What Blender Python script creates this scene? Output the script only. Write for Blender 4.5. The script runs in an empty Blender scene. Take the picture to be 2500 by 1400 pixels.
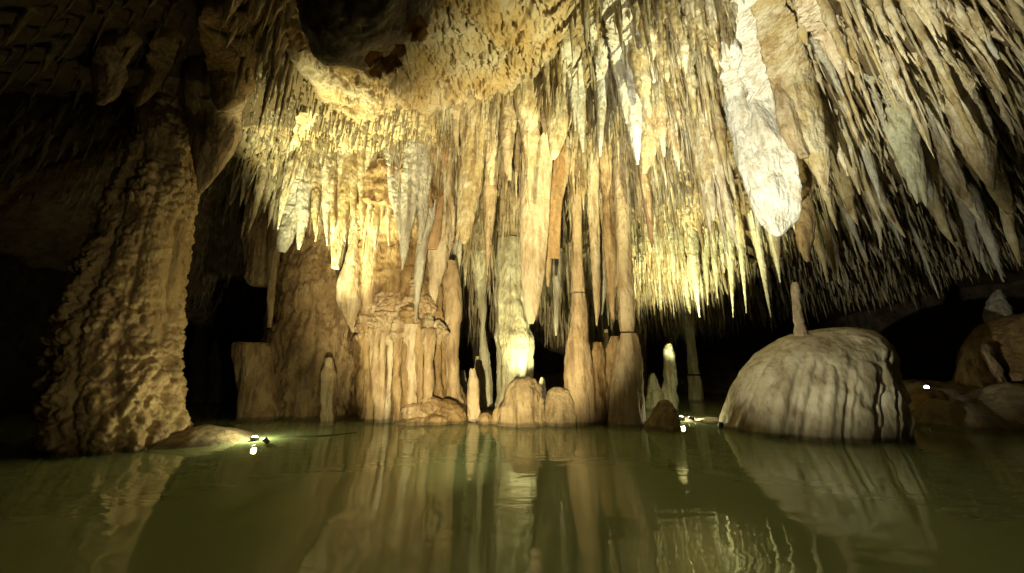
import bpy, math, random
import numpy as np
from mathutils import Vector, Matrix

random.seed(7)
rng = np.random.default_rng(11)
scene = bpy.context.scene
COL = scene.collection

# ------------------------------------------------------------------ camera model
F, CX, CY, H = 800.0, 1250.0, 700.0, 1.0         # photo pixels (2500 x 1400), lens height above water
PITCH = math.atan(200.0 / F)
SP, CP = math.sin(PITCH), math.cos(PITCH)

def ray(px, py):
    x = (px - CX) / F; y = (CY - py) / F
    return x, CP - y * SP, SP + y * CP
def P(px, py, Y):
    x, yy, z = ray(px, py); s = Y / yy
    return np.array([x * s, Y, H + z * s])
def depth_of(px, py, Y):
    return Y / ray(px, py)[1]
def water_Y(py):
    x, yy, z = ray(CX, py); return -H / z * yy
def project(X, Y, Z):
    Z = Z - H
    d = Y * CP + Z * SP; v = -Y * SP + Z * CP
    d = np.maximum(d, 1e-3)
    return CX + F * X / d, CY - F * v / d, d

# ------------------------------------------------------------------ vector noise
def _hash(ix, iy, iz, k=0):
    n = (ix.astype(np.int64) * 374761393 + iy.astype(np.int64) * 668265263 + iz.astype(np.int64) * 2147483647 + k * 1274126177) & 0xFFFFFFFF
    n = ((n ^ (n >> 13)) * 1274126177) & 0xFFFFFFFF
    n = ((n ^ (n >> 16)) * 2246822519) & 0xFFFFFFFF
    n = n ^ (n >> 15)
    return (n & 0xFFFFFF).astype(np.float64) / 16777215.0
def vnoise(p, seed=0):
    p = np.asarray(p, float); i = np.floor(p).astype(np.int64); f = p - i
    u = f * f * f * (f * (f * 6 - 15) + 10)
    r = 0.0
    for dx in (0, 1):
        wx = u[..., 0] if dx else 1 - u[..., 0]
        for dy in (0, 1):
            wy = u[..., 1] if dy else 1 - u[..., 1]
            for dz in (0, 1):
                wz = u[..., 2] if dz else 1 - u[..., 2]
                r = r + wx * wy * wz * _hash(i[..., 0] + dx, i[..., 1] + dy, i[..., 2] + dz, seed)
    return r * 2 - 1
def fbm(p, o=4, seed=0):
    a, t, s = 1.0, 0.0, 0.0
    for k in range(o):
        t = t + a * vnoise(p * (2.03 ** k) + 17.3 * k, seed + k); s += a; a *= 0.5
    return t / s
def voro(p, seed=0):
    p = np.asarray(p, float); i = np.floor(p).astype(np.int64)
    f1 = np.full(p.shape[:-1], 9.0); f2 = f1.copy()
    for dx in (-1, 0, 1):
        for dy in (-1, 0, 1):
            for dz in (-1, 0, 1):
                c = i + np.array([dx, dy, dz])
                q = np.stack([c[..., k] + 0.1 + 0.8 * _hash(c[..., 0], c[..., 1], c[..., 2], seed + 5 + k) for k in range(3)], -1)
                d = np.sqrt(((q - p) ** 2).sum(-1))
                lo = d < f1
                f2 = np.where(lo, f1, np.minimum(f2, d)); f1 = np.where(lo, d, f1)
    return f1, f2
def domes(p, seed=0, w=0.4):
    f1, f2 = voro(p, seed)
    d = np.clip((f2 - f1) / w, 0, 1)
    return np.sqrt(1 - (1 - d) ** 2)

def bulbs(p, seed=0):
    f1, f2 = voro(p, seed)
    return np.sqrt(np.clip(1 - (f1 / .8) ** 2, .03, 1)) * np.clip((f2 - f1) / .08, .75, 1)

# ------------------------------------------------------------------ mesh helpers
def make_mesh(name, V, Q, T=None, mat=None, smooth=True, tint=None):
    """V (n,3) floats, Q (m,4) quads, T (k,3) triangles."""
    V = np.asarray(V, np.float32)
    Q = np.zeros((0, 4), np.int32) if Q is None else np.asarray(Q, np.int32)
    T = np.zeros((0, 3), np.int32) if T is None else np.asarray(T, np.int32)
    me = bpy.data.meshes.new(name)
    me.vertices.add(len(V)); me.vertices.foreach_set('co', V.ravel())
    nl = Q.size + T.size
    me.loops.add(nl); me.loops.foreach_set('vertex_index', np.concatenate([Q.ravel(), T.ravel()]))
    npoly = len(Q) + len(T)
    me.polygons.add(npoly)
    ls = np.concatenate([np.arange(len(Q)) * 4, Q.size + np.arange(len(T)) * 3]).astype(np.int32)
    lt = np.concatenate([np.full(len(Q), 4), np.full(len(T), 3)]).astype(np.int32)
    me.polygons.foreach_set('loop_start', ls)
    me.polygons.foreach_set('use_smooth', np.full(npoly, smooth))
    if tint is not None:
        a = me.attributes.new('tint', 'FLOAT', 'POINT'); a.data.foreach_set('value', np.asarray(tint, np.float32))
    me.update(calc_edges=True)
    if mat: me.materials.append(mat)
    return me
def link(name, me, parent=None, loc=(0, 0, 0)):
    o = bpy.data.objects.new(name, me); COL.objects.link(o); o.location = loc
    if parent: o.parent = parent
    return o
def tag(o, label=None, cat=None, group=None, kind=None):
    if label: o['label'] = label
    if cat: o['category'] = cat
    if group: o['group'] = group
    if kind: o['kind'] = kind
    return o
def empty(name, loc):
    o = bpy.data.objects.new(name, None); COL.objects.link(o); o.location = loc; o.empty_display_size = 0.1
    return o
def ring_faces(R, S, off=0):
    r = np.arange(R - 1)[:, None]; s = np.arange(S)[None, :]
    a = r * S + s; b = r * S + (s + 1) % S
    return np.stack([a, b, b + S, a + S], -1).reshape(-1, 4) + off

class Geo:
    """collects swept bodies that grew together into one stone"""
    def __init__(self): self.V = []; self.Q = []; self.T = []; self.n = 0
    def add(self, V, Q, T):
        self.V.append(V); self.Q.append(np.asarray(Q) + self.n)
        if len(T): self.T.append(np.asarray(T) + self.n)
        self.n += len(V)
    def obj(self, name, mat, base, parent=None):
        V = np.concatenate(self.V); base = np.asarray(base, float)
        po = np.zeros(3) if parent is None else np.asarray(parent.location)
        me = make_mesh(name, V - base, np.concatenate(self.Q), np.concatenate(self.T) if self.T else None, mat)
        return link(name, me, parent, tuple(base - po))

def smooth_resample(K, n, it=2):
    K = np.asarray(K, float)
    seg = np.sqrt((np.diff(K[:, :3], axis=0) ** 2).sum(1)) + 1e-6
    t = np.concatenate([[0], np.cumsum(seg)]); t /= t[-1]
    u = np.linspace(0, 1, n)
    out = np.stack([np.interp(u, t, K[:, k]) for k in range(K.shape[1])], 1)
    for _ in range(it):
        o2 = out.copy(); o2[1:-1] = (out[:-2] + 2 * out[1:-1] + out[2:]) / 4; out = o2
    return out, u

def body(C, rx, ry, sides, ribs=None, knob=None, rough=None, band=None, seed=0, tip='round', top='open', twist=0.0):
    """C (R,3) ring centres, rx, ry (R,) radii; horizontal rings, displaced outwards by layered noise"""
    R = len(C); th = np.linspace(0, 2 * math.pi, sides, endpoint=False)
    n = np.stack([np.cos(th), np.sin(th), np.zeros(sides)], -1)
    Pn = C[:, None, :] + np.stack([n[None, :, 0] * rx[:, None], n[None, :, 1] * ry[:, None], np.zeros((R, sides))], -1)
    d = np.zeros((R, sides))
    rr = np.minimum(rx, ry)[:, None]
    cap = np.clip(rr / 0.15, 0.0, 1.0)
    off = np.array([seed * 3.17, seed * 1.3, seed * 0.7])
    if ribs:
        a, f = ribs[:2]; st = ribs[2] if len(ribs) > 2 else 0.10
        m = Pn * np.array([f, f, f * st]) + off
        d += a * (1 - 2.0 * np.abs(vnoise(m, 3))) + a * 0.5 * vnoise(m * 2.1, 4)
    if knob:
        a, f = knob[:2]; st = knob[2] if len(knob) > 2 else 1.0
        d += a * (domes(Pn * np.array([f, f, f * st]) + off, 2, knob[3] if len(knob) > 3 else 0.45) - 0.6)
    if rough:
        a, f = rough[:2]; d += a * fbm(Pn * f + off, 4, 9)
    if band:
        a, f = band[:2]
        d += a * vnoise(np.stack([Pn[..., 0] * 0.8, Pn[..., 1] * 0.8, Pn[..., 2] * f], -1) + off, 6)
    d *= cap
    d = np.maximum(d, -0.7 * rr)
    V = Pn + n[None] * d[..., None]
    V = V.reshape(-1, 3); Q = ring_faces(R, sides)
    T = []; ex = []
    N = len(V)
    endc = C[-1].copy()
    ex.append(endc); a = (R - 1) * sides
    T += [(a + s, a + (s + 1) % sides, N) for s in range(sides)]
    if top == 'closed':
        ex.append(C[0].copy()); T += [((s + 1) % sides, s, N + 1) for s in range(sides)]
    return np.concatenate([V, np.array(ex)]), Q, np.array(T)

# ceiling height field: thin-plate spline through points read off the photo with their distances
_cp = [(1100,0,3.55),(1000,130,4.35),(850,60,3.75),(1250,100,4.15),(1000,255,5.2),(820,240,5.0),(1200,225,5.0),
 (1000,320,5.65),(850,375,6.05),(700,330,5.8),(1200,330,5.85),(1350,250,5.35),(1450,100,4.25),(1500,330,6.2),(1600,250,5.7),(1600,60,4.0),
 (1000,480,6.9),(1200,560,7.9),(1200,680,9.2),(1200,735,10.5),(800,500,7.4),(650,470,7.4),(600,560,9.0),(900,640,9.5),
 (1650,450,7.2),(1650,560,8.3),(1700,690,9.6),(1450,620,8.6),(1450,710,10.),(1900,400,6.9),(1900,600,9.3),(1900,690,11.),
 (1800,50,4.0),(2000,50,3.8),(2200,50,3.5),(2450,50,3.2),(2100,250,4.9),(2300,250,4.7),(2480,250,4.6),(2100,450,6.8),(2300,450,6.8),
 (2480,450,6.8),(2150,600,9.5),(2350,600,9.3),(2500,600,9.2),(2350,660,12.),
 (600,250,5.2),(550,380,6.3),(500,100,3.9),(300,100,3.8),(100,100,3.5),(400,280,4.9),(200,330,5.0),(100,400,5.5),(300,450,7.0),(0,300,4.5)]
_cw = [P(*c) for c in _cp] + [np.array(w, float) for w in [(0,0,6),(-5,0,5.6),(5,0,5.6),(0,-4,5.5),(-8,-3,5),(9,-3,5),(0,15,2.6),(-8,14,2.8),
 (8,15,2.8),(15,15,3.3),(19,8,4.),(13,2,5),(-10,6,4.4),(-9,10,3.4),(20,0,4.5),(-12,0,4.6)]]
_cw = np.array(_cw)
def _tps(d): return np.where(d > 1e-9, d * d * np.log(np.maximum(d, 1e-9)), 0.0)
_n = len(_cw)
_K = _tps(np.sqrt(((_cw[:, None, :2] - _cw[None, :, :2]) ** 2).sum(-1))) + np.eye(_n) * 0.35
_Pm = np.concatenate([np.ones((_n, 1)), _cw[:, :2]], 1)
_A = np.block([[_K, _Pm], [_Pm.T, np.zeros((3, 3))]])
_W = np.linalg.solve(_A, np.concatenate([_cw[:, 2], np.zeros(3)]))
def ceil_z(X, Y, detail=True):
    X = np.asarray(X, float); Y = np.asarray(Y, float); sh = X.shape
    x = X.ravel(); y = Y.ravel(); out = np.empty(len(x))
    for a in range(0, len(x), 20000):
        d = np.sqrt((x[a:a+20000, None] - _cw[None, :, 0]) ** 2 + (y[a:a+20000, None] - _cw[None, :, 1]) ** 2)
        out[a:a+20000] = _tps(d) @ _W[:_n] + _W[_n] + _W[_n+1] * x[a:a+20000] + _W[_n+2] * y[a:a+20000]
    z = np.clip(out.reshape(sh), 2.2, 6.6)
    if detail:
        p = np.stack([X, Y, np.zeros_like(X)], -1)
        z = z + 0.14 * fbm(p * 0.9, 4, 21) - 0.05 * np.abs(fbm(p * 2.6, 3, 22))
    return z

SPONGE = np.array([(735,150),(700,60),(720,-200),(1420,-200),(1385,60),(1330,150),(1260,205),(1090,258),(850,268),(770,215)], float)
def in_poly(px, py, poly):
    inside = np.zeros(np.shape(px), bool); n = len(poly)
    for i in range(n):
        x1, y1 = poly[i]; x2, y2 = poly[(i + 1) % n]
        c = ((y1 > py) != (y2 > py)) & (px < (x2 - x1) * (py - y1) / (y2 - y1 + 1e-12) + x1)
        inside ^= c
    return inside
def poly_dist(px, py, poly):
    d = np.full(np.shape(px), 1e9); n = len(poly)
    for i in range(n):
        a = poly[i]; b = poly[(i + 1) % n]; ab = b - a
        t = np.clip(((px - a[0]) * ab[0] + (py - a[1]) * ab[1]) / (ab @ ab), 0, 1)
        d = np.minimum(d, np.hypot(px - a[0] - t * ab[0], py - a[1] - t * ab[1]))
    return d

# ------------------------------------------------------------------ materials
def NT(name):
    m = bpy.data.materials.new(name); m.use_nodes = True
    nt = m.node_tree; nt.nodes.clear()
    return m, nt
def rgb(c): return (c[0], c[1], c[2], 1)
def stone(name, c1, c2, stain, rough=0.72, bump=1.0, fine=34.0, mid=9.0, rnd=0.25, tint_attr=False, wet=0.0, stretch=0.18, trans=0.0, spec=0.45, dist=0.045):
    """layered mineral: cloudy base, vertical drip stains, grainy crust bump"""
    m, nt = NT(name); N = nt.nodes.new; L = nt.links.new
    out = N('ShaderNodeOutputMaterial'); b = N('ShaderNodeBsdfPrincipled'); L(b.outputs[0], out.inputs[0])
    geo = N('ShaderNodeNewGeometry')
    n1 = N('ShaderNodeTexNoise'); n1.inputs['Scale'].default_value = 2.2; n1.inputs['Detail'].default_value = 7; n1.inputs['Roughness'].default_value = 0.62
    L(geo.outputs['Position'], n1.inputs['Vector'])
    mp = N('ShaderNodeMapping'); mp.inputs['Scale'].default_value = (7, 7, 7 * stretch); L(geo.outputs['Position'], mp.inputs[0])
    n2 = N('ShaderNodeTexNoise'); n2.inputs['Scale'].default_value = 1.0; n2.inputs['Detail'].default_value = 6; n2.inputs['Roughness'].default_value = 0.6
    L(mp.outputs[0], n2.inputs['Vector'])
    r1 = N('ShaderNodeMapRange'); r1.inputs[1].default_value = 0.42; r1.inputs[2].default_value = 0.58; L(n1.outputs[0], r1.inputs[0])
    mx1 = N('ShaderNodeMix'); mx1.data_type = 'RGBA'; mx1.inputs[6].default_value = rgb(c1); mx1.inputs[7].default_value = rgb(c2)
    L(r1.outputs[0], mx1.inputs[0])
    r2 = N('ShaderNodeMapRange'); r2.inputs[1].default_value = 0.48; r2.inputs[2].default_value = 0.64; L(n2.outputs[0], r2.inputs[0])
    mx2 = N('ShaderNodeMix'); mx2.data_type = 'RGBA'; mx2.inputs[7].default_value = rgb(stain)
    L(r2.outputs[0], mx2.inputs[0]); L(mx1.outputs[2], mx2.inputs[6])
    # per piece variation; the drip field's tint also holds painted shade
    hs = N('ShaderNodeHueSaturation'); L(mx2.outputs[2], hs.inputs['Color'])
    if tint_attr:
        at = N('ShaderNodeAttribute'); at.attribute_name = 'tint'; src = at.outputs['Fac']
    else:
        oi = N('ShaderNodeObjectInfo'); src = oi.outputs['Random']
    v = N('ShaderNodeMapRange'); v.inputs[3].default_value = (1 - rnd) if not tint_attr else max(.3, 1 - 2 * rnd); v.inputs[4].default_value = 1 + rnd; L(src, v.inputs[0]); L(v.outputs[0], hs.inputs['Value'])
    s_ = N('ShaderNodeMapRange'); s_.inputs[3].default_value = .98; s_.inputs[4].default_value = 0.68; L(src, s_.inputs[0]); L(s_.outputs[0], hs.inputs['Saturation'])
    sx = N('ShaderNodeSeparateXYZ'); L(geo.outputs['Position'], sx.inputs[0])
    tz = N('ShaderNodeMath'); tz.operation = 'MULTIPLY_ADD'; tz.inputs[1].default_value = -.10; L(n1.outputs[0], tz.inputs[0]); L(sx.outputs[2], tz.inputs[2])
    wr = N('ShaderNodeMapRange'); wr.inputs[1].default_value = -.01; wr.inputs[2].default_value = .025; wr.inputs[3].default_value = .5; wr.inputs[4].default_value = 1.; L(tz.outputs[0], wr.inputs[0])   # wet stone at the waterline
    wm = N('ShaderNodeMix'); wm.data_type = 'RGBA'; wm.blend_type = 'MULTIPLY'; wm.inputs[0].default_value = 1.; L(hs.outputs[0], wm.inputs[6]); L(wr.outputs[0], wm.inputs[7])
    L(wm.outputs[2], b.inputs['Base Color'])
    # roughness
    rr = N('ShaderNodeMapRange'); rr.inputs[3].default_value = max(0.12, rough - 0.12 - wet); rr.inputs[4].default_value = min(1, rough + 0.12); L(n2.outputs[0], rr.inputs[0])
    L(rr.outputs[0], b.inputs['Roughness']); b.inputs['Specular IOR Level'].default_value = spec
    # bumps: medium lumps, crust, grain
    vo = N('ShaderNodeTexVoronoi'); vo.inputs['Scale'].default_value = mid * 2.2; mb = N('ShaderNodeMapping'); mb.inputs['Scale'].default_value = (1, 1, .38); L(geo.outputs['Position'], mb.inputs[0]); L(mb.outputs[0], vo.inputs['Vector'])
    n3 = N('ShaderNodeTexNoise'); n3.inputs['Scale'].default_value = fine; n3.inputs['Detail'].default_value = 6; n3.inputs['Roughness'].default_value = 0.7
    mc = N('ShaderNodeMapping'); mc.inputs['Scale'].default_value = (1, 1, .6); L(geo.outputs['Position'], mc.inputs[0]); L(mc.outputs[0], n3.inputs['Vector'])
    n4 = N('ShaderNodeTexNoise'); n4.inputs['Scale'].default_value = mid; n4.inputs['Detail'].default_value = 4; L(mb.outputs[0], n4.inputs['Vector'])
    sub = N('ShaderNodeMath'); sub.operation = 'MULTIPLY'; sub.inputs[1].default_value = -0.5; L(vo.outputs['Distance'], sub.inputs[0])
    ad = N('ShaderNodeMath'); ad.operation = 'ADD'; L(sub.outputs[0], ad.inputs[0]); L(n4.outputs[0], ad.inputs[1])
    ml = N('ShaderNodeMath'); ml.operation = 'MULTIPLY_ADD'; ml.inputs[1].default_value = 0.6; L(n3.outputs[0], ml.inputs[0]); L(ad.outputs[0], ml.inputs[2])
    bp = N('ShaderNodeBump'); bp.inputs['Strength'].default_value = bump; bp.inputs['Distance'].default_value = dist; L(ml.outputs[0], bp.inputs['Height'])
    L(bp.outputs[0], b.inputs['Normal'])
    if trans > 0:
        tr = N('ShaderNodeBsdfTranslucent'); L(hs.outputs[0], tr.inputs['Color']); mxs = N('ShaderNodeMixShader'); mxs.inputs[0].default_value = trans
        L(b.outputs[0], mxs.inputs[1]); L(tr.outputs[0], mxs.inputs[2]); L(mxs.outputs[0], out.inputs[0])
    return m
M = {}
M['cream']  = stone('cream_calcite', (.58,.50,.33), (.44,.33,.14), (.30,.19,.07))
M['field']  = stone('drip_field_calcite', (.55,.48,.31), (.42,.32,.14), (.28,.19,.075), tint_attr=True, rnd=0.35)
M['white']  = stone('white_calcite', (.64,.62,.57), (.55,.51,.43), (.44,.36,.24), rough=.6, rnd=.06)
M['tan']    = stone('tan_calcite', (.46,.32,.15), (.35,.225,.085), (.22,.125,.045), rough=.75)
M['brown']  = stone('brown_flowstone', (.36,.235,.09), (.26,.155,.05), (.15,.085,.028), rough=.6, wet=.1)
M['pink']   = stone('pinkish_calcite', (.53,.43,.28), (.45,.34,.19), (.31,.20,.095), rough=.7)
M['grey']   = stone('grey_calcite', (.48,.45,.38), (.37,.34,.27), (.26,.22,.15))
M['orange'] = stone('amber_calcite', (.54,.30,.075), (.46,.23,.045), (.34,.19,.06), rough=.4, wet=.1, trans=.3, rnd=.1)
M['red']    = stone('red_brown_calcite', (.38,.21,.10), (.30,.15,.065), (.24,.13,.06), rough=.5)
M['popcorn']= stone('popcorn_flowstone', (.40,.28,.105), (.32,.21,.075), (.21,.13,.045), rough=.55, bump=.3, fine=34, mid=16)
M['sand']   = stone('sandy_stalagmite', (.40,.29,.14), (.31,.21,.09), (.21,.135,.05), rough=.8, fine=50)
M['dome']   = stone('dome_flowstone', (.50,.43,.28), (.40,.33,.19), (.25,.185,.09), rough=.55, bump=.4, stretch=.1)
M['green']  = stone('pale_green_calcite', (.54,.53,.38), (.45,.42,.26), (.33,.28,.15), rough=.7)
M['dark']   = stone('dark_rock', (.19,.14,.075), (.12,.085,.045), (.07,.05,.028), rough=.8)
M['flake']  = stone('thin_scale', (.46,.32,.15), (.36,.23,.09), (.28,.17,.06), rough=.6, trans=.55)
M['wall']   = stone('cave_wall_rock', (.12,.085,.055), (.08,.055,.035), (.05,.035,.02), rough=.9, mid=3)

def ceiling_mat():
    m = stone('ceiling_rock', (.36,.29,.17), (.28,.21,.105), (.19,.13,.06), rough=.85, bump=.6, tint_attr=True, rnd=.0)
    nt = m.node_tree; N = nt.nodes.new; L = nt.links.new
    b = [n for n in nt.nodes if n.type == 'BSDF_PRINCIPLED'][0]
    at = N('ShaderNodeAttribute'); at.attribute_name = 'tint'
    geo = N('ShaderNodeNewGeometry')
    n = N('ShaderNodeTexNoise'); n.inputs['Scale'].default_value = 1.6; n.inputs['Detail'].default_value = 5; L(geo.outputs['Position'], n.inputs['Vector'])
    rp = N('ShaderNodeValToRGB'); e = rp.color_ramp.elements
    e[0].position = .38; e[0].color = rgb((.42,.29,.13)); e[1].position = .66; e[1].color = rgb((.55,.47,.34)); L(n.outputs[0], rp.inputs[0])
    old = b.inputs['Base Color'].links[0].from_socket
    mx = N('ShaderNodeMix'); mx.data_type = 'RGBA'; L(at.outputs['Fac'], mx.inputs[0]); 
    dk = N('ShaderNodeAttribute'); dk.attribute_name = 'brown_shade'
    md = N('ShaderNodeMix'); md.data_type = 'RGBA'; md.inputs[7].default_value = rgb((.075,.05,.022)); L(dk.outputs['Fac'], md.inputs[0]); L(old, md.inputs[6])  # mixes in dark brown: rock colour plus painted shade
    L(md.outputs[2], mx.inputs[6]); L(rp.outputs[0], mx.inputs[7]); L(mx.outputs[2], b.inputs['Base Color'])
    return m
M['ceiling'] = ceiling_mat()

def lakebed_mat():
    return stone('lake_mud', (.30,.21,.085), (.24,.165,.065), (.17,.11,.04), rough=.8, rnd=0, mid=5)
M['mud'] = lakebed_mat()

def water_mat():
    m, nt = NT('cave_water'); N = nt.nodes.new; L = nt.links.new
    out = N('ShaderNodeOutputMaterial')
    geo = N('ShaderNodeNewGeometry')
    mp = N('ShaderNodeMapping'); mp.inputs['Scale'].default_value = (1.6, 4.2, 1); L(geo.outputs['Position'], mp.inputs[0])
    n1 = N('ShaderNodeTexNoise'); n1.inputs['Scale'].default_value = 1.5; n1.inputs['Detail'].default_value = 2.0; n1.inputs['Roughness'].default_value = .45; L(mp.outputs[0], n1.inputs['Vector'])
    bp = N('ShaderNodeBump'); bp.inputs['Strength'].default_value = .05; bp.inputs['Distance'].default_value = .08; L(n1.outputs[0], bp.inputs['Height'])
    gl = N('ShaderNodeBsdfGlossy'); gl.inputs['Roughness'].default_value = .012; gl.inputs['Color'].default_value = (.95,.95,.9,1); L(bp.outputs[0], gl.inputs['Normal'])
    df = N('ShaderNodeBsdfDiffuse'); df.inputs['Color'].default_value = (.28,.355,.185,1)
    tr = N('ShaderNodeBsdfTransparent'); tr.inputs['Color'].default_value = (.80,.85,.62,1)
    mt = N('ShaderNodeMixShader'); mt.inputs[0].default_value = .33; L(df.outputs[0], mt.inputs[1]); L(tr.outputs[0], mt.inputs[2])
    fr = N('ShaderNodeFresnel'); fr.inputs['IOR'].default_value = 1.33; L(bp.outputs[0], fr.inputs['Normal'])
    mx = N('ShaderNodeMixShader'); L(fr.outputs[0], mx.inputs[0]); L(mt.outputs[0], mx.inputs[1]); L(gl.outputs[0], mx.inputs[2])
    L(mx.outputs[0], out.inputs[0])
    return m
M['water'] = water_mat()
def emit(name, c, s):
    m, nt = NT(name); o = nt.nodes.new('ShaderNodeOutputMaterial'); e = nt.nodes.new('ShaderNodeEmission'); e.inputs[0].default_value = rgb(c); e.inputs[1].default_value = s
    nt.links.new(e.outputs[0], o.inputs[0]); return m
def plain(name, c, r=.5, metal=0.):
    m, nt = NT(name); o = nt.nodes.new('ShaderNodeOutputMaterial'); b = nt.nodes.new('ShaderNodeBsdfPrincipled')
    n = nt.nodes.new('ShaderNodeTexNoise'); n.inputs['Scale'].default_value = 30; mr = nt.nodes.new('ShaderNodeMapRange'); mr.inputs[3].default_value = r - .1; mr.inputs[4].default_value = r + .15
    nt.links.new(n.outputs[0], mr.inputs[0]); nt.links.new(mr.outputs[0], b.inputs['Roughness'])
    b.inputs['Base Color'].default_value = rgb(c); b.inputs['Metallic'].default_value = metal
    nt.links.new(b.outputs[0], o.inputs[0]); return m
M['lens_warm'] = emit('lit_lens_warm', (1., .93, .7), 14.)
M['lens_cold'] = emit('lit_lens_cold', (.85, .9, 1.), 14.)
M['black'] = plain('black_rubber', (.015,.015,.015), .5)
M['steel'] = plain('dull_steel', (.12,.12,.12), .4, .8)

# ------------------------------------------------------------------ the setting
def grid_obj(name, xs, ys, zf, mat, tint=None):
    X, Y = np.meshgrid(xs, ys, indexing='xy'); Z, X2, Y2 = zf(X, Y)
    V = np.stack([X2, Y2, Z], -1).reshape(-1, 3); nx, ny = len(xs), len(ys)
    i = np.arange(ny - 1)[:, None] * nx + np.arange(nx - 1)[None, :]
    Q = np.stack([i, i + 1, i + nx + 1, i + nx], -1).reshape(-1, 4)
    t = tint(X, Y).ravel() if tint is not None else None
    return link(name, make_mesh(name, V, Q, None, mat, tint=t))
def axis(*spec):
    out = []
    for a, b, st in spec: out.append(np.arange(a, b, st))
    return np.concatenate(out)

def sponge_mask(X, Y):
    z = ceil_z(X, Y, False); px, py, d = project(X, Y, z)
    ins = in_poly(px, py, SPONGE); dd = poly_dist(px, py, SPONGE)
    sd = np.where(ins, dd, -dd) + 22 * fbm(np.stack([X, Y, 0 * X], -1) * 3, 3, 31)
    ok = Y > 1.0
    return np.clip(sd / 30 + .5, 0, 1) * ok
def ceil_fn(X, Y):
    z = ceil_z(X, Y); m = sponge_mask(X, Y)
    p = np.stack([X, Y, 0 * X], -1)
    wq = p * 8.5 + 1.1 * np.stack([fbm(p * 7, 2, 40), fbm(p * 7, 2, 41), 0 * X], -1)
    f1, f2 = voro(wq, 12); pit = np.clip(1 - f1 / .62, 0, 1) ** .8
    f3, f4 = voro(wq * 2.1 + 9, 13); pit2 = np.clip(1 - f3 / .6, 0, 1)
    sel = np.clip(.75 + 1.1 * fbm(p * 3, 2, 44), .15, 1.3)
    z = z + m * (-.12 + .42 * pit * sel + .14 * pit2 * sel + .05 * fbm(p * 24, 2, 43) + .10 * fbm(p * 2.2, 3, 45))
    k = .035 * fbm(p * 11, 3, 50)
    return z - (1 - m) * np.abs(k) * 1.2 * ((X > -3.2) & (X < 12) & (Y > 2.4)), X + m * .03 * fbm(p * 17, 2, 46), Y + m * .03 * fbm(p * 17, 2, 47)
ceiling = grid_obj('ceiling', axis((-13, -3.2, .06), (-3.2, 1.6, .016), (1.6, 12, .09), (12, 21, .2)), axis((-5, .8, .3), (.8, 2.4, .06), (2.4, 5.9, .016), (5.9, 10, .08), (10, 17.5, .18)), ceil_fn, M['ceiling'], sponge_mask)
tag(ceiling, kind='structure')
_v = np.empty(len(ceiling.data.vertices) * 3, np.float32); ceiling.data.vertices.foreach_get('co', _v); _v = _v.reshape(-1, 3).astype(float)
_t = np.clip((_v[:, 0] - .62 * (_v[:, 1] - 1.0) - .9 + .8 * fbm(_v * np.array([.7, .7, 0]), 3, 33)) / 1.4, 0, 1)  # right: dark brown rock, also standing in for shade between the drips
_t = np.maximum(_t, np.clip((-2.3 - .28 * (_v[:, 1] - 3) - _v[:, 0] + .5 * fbm(_v * np.array([.9, .9, 0]), 3, 34)) / .9, 0, 1) * (_v[:, 1] < 5.6))  # near left: shade of the unlit corner painted into the rock colour
_at = ceiling.data.attributes.new('brown_shade', 'FLOAT', 'POINT'); _at.data.foreach_set('value', (_t * .95).astype(np.float32))

def bed_z(X, Y):
    p = np.stack([X, Y, 0 * X], -1); nz = fbm(p * 1.3, 4, 60); fine = fbm(p * 7, 3, 61)
    z = -0.75 + 0 * X
    # muddy shelf under the back formations
    sh = np.clip((Y - 5.0 - .25 * nz - 0.03 * (X - 0) ** 2 * (X > 0)) / 1.5, 0, 1) * np.clip((4.2 - X) / 1.6, 0, 1) * np.clip((X + 6.5) / 1.2, 0, 1) * np.clip((10.5 - Y) / 1.5, 0, 1)
    z = z + .72 * sh ** .6
    back = np.clip((Y - 6.4) / .8, 0, 1) * np.clip((1.0 - X) / 1.5, 0, 1) * np.clip((9.8 - Y) / 1.4, 0, 1)
    z = z + .07 * back
    # right bank rising out of the water
    rb = np.clip((X - 6.3 - .12 * (Y - 6) ** 2 * (Y < 6) + .5 * nz) / 2.6, 0, 1) * np.clip((Y - 4.6) / 1.4, 0, 1)
    z = z + 1.32 * rb ** .8 * (1 - .35 * np.clip((Y - 9) / 5, 0, 1)) * (1 + .25 * nz)
    # low bank beside the left column
    a = P(470, 1075, water_Y(1078)); d = np.hypot((X - a[0] - .05) / .62, (Y - a[1] - .1) / .62)
    z = np.maximum(z, .19 * (1 - d ** 1.6) + .03 * nz + np.where(d < 1.6, 0, -9))
    # shoal beside the lamp in the shallows
    a = P(1715, 1024, water_Y(1026)); d = np.hypot((X - a[0]) / .75, (Y - a[1]) / .35); z = np.maximum(z, np.where(d < 1.3, .03 * (1 - d ** 2) + .01 * fine, -9))
    # far shore
    z = z + 1.6 * np.clip((Y - 13.5) / 3, 0, 1)
    return z + .05 * nz + .025 * fine
bed = grid_obj('lakebed', axis((-13, -6, .15), (-6, 12, .06), (12, 21, .2)), axis((-5, 3, .3), (3, 10, .06), (10, 18, .2)), lambda X, Y: (bed_z(X, Y), X, Y), M['mud'])
tag(bed, kind='structure')
wat = link('water', make_mesh('water', [(-14,-6,0),(22,-6,0),(22,18.5,0),(-14,18.5,0)], [(0,1,2,3)], None, M['water'])); tag(wat, kind='structure')
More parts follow.
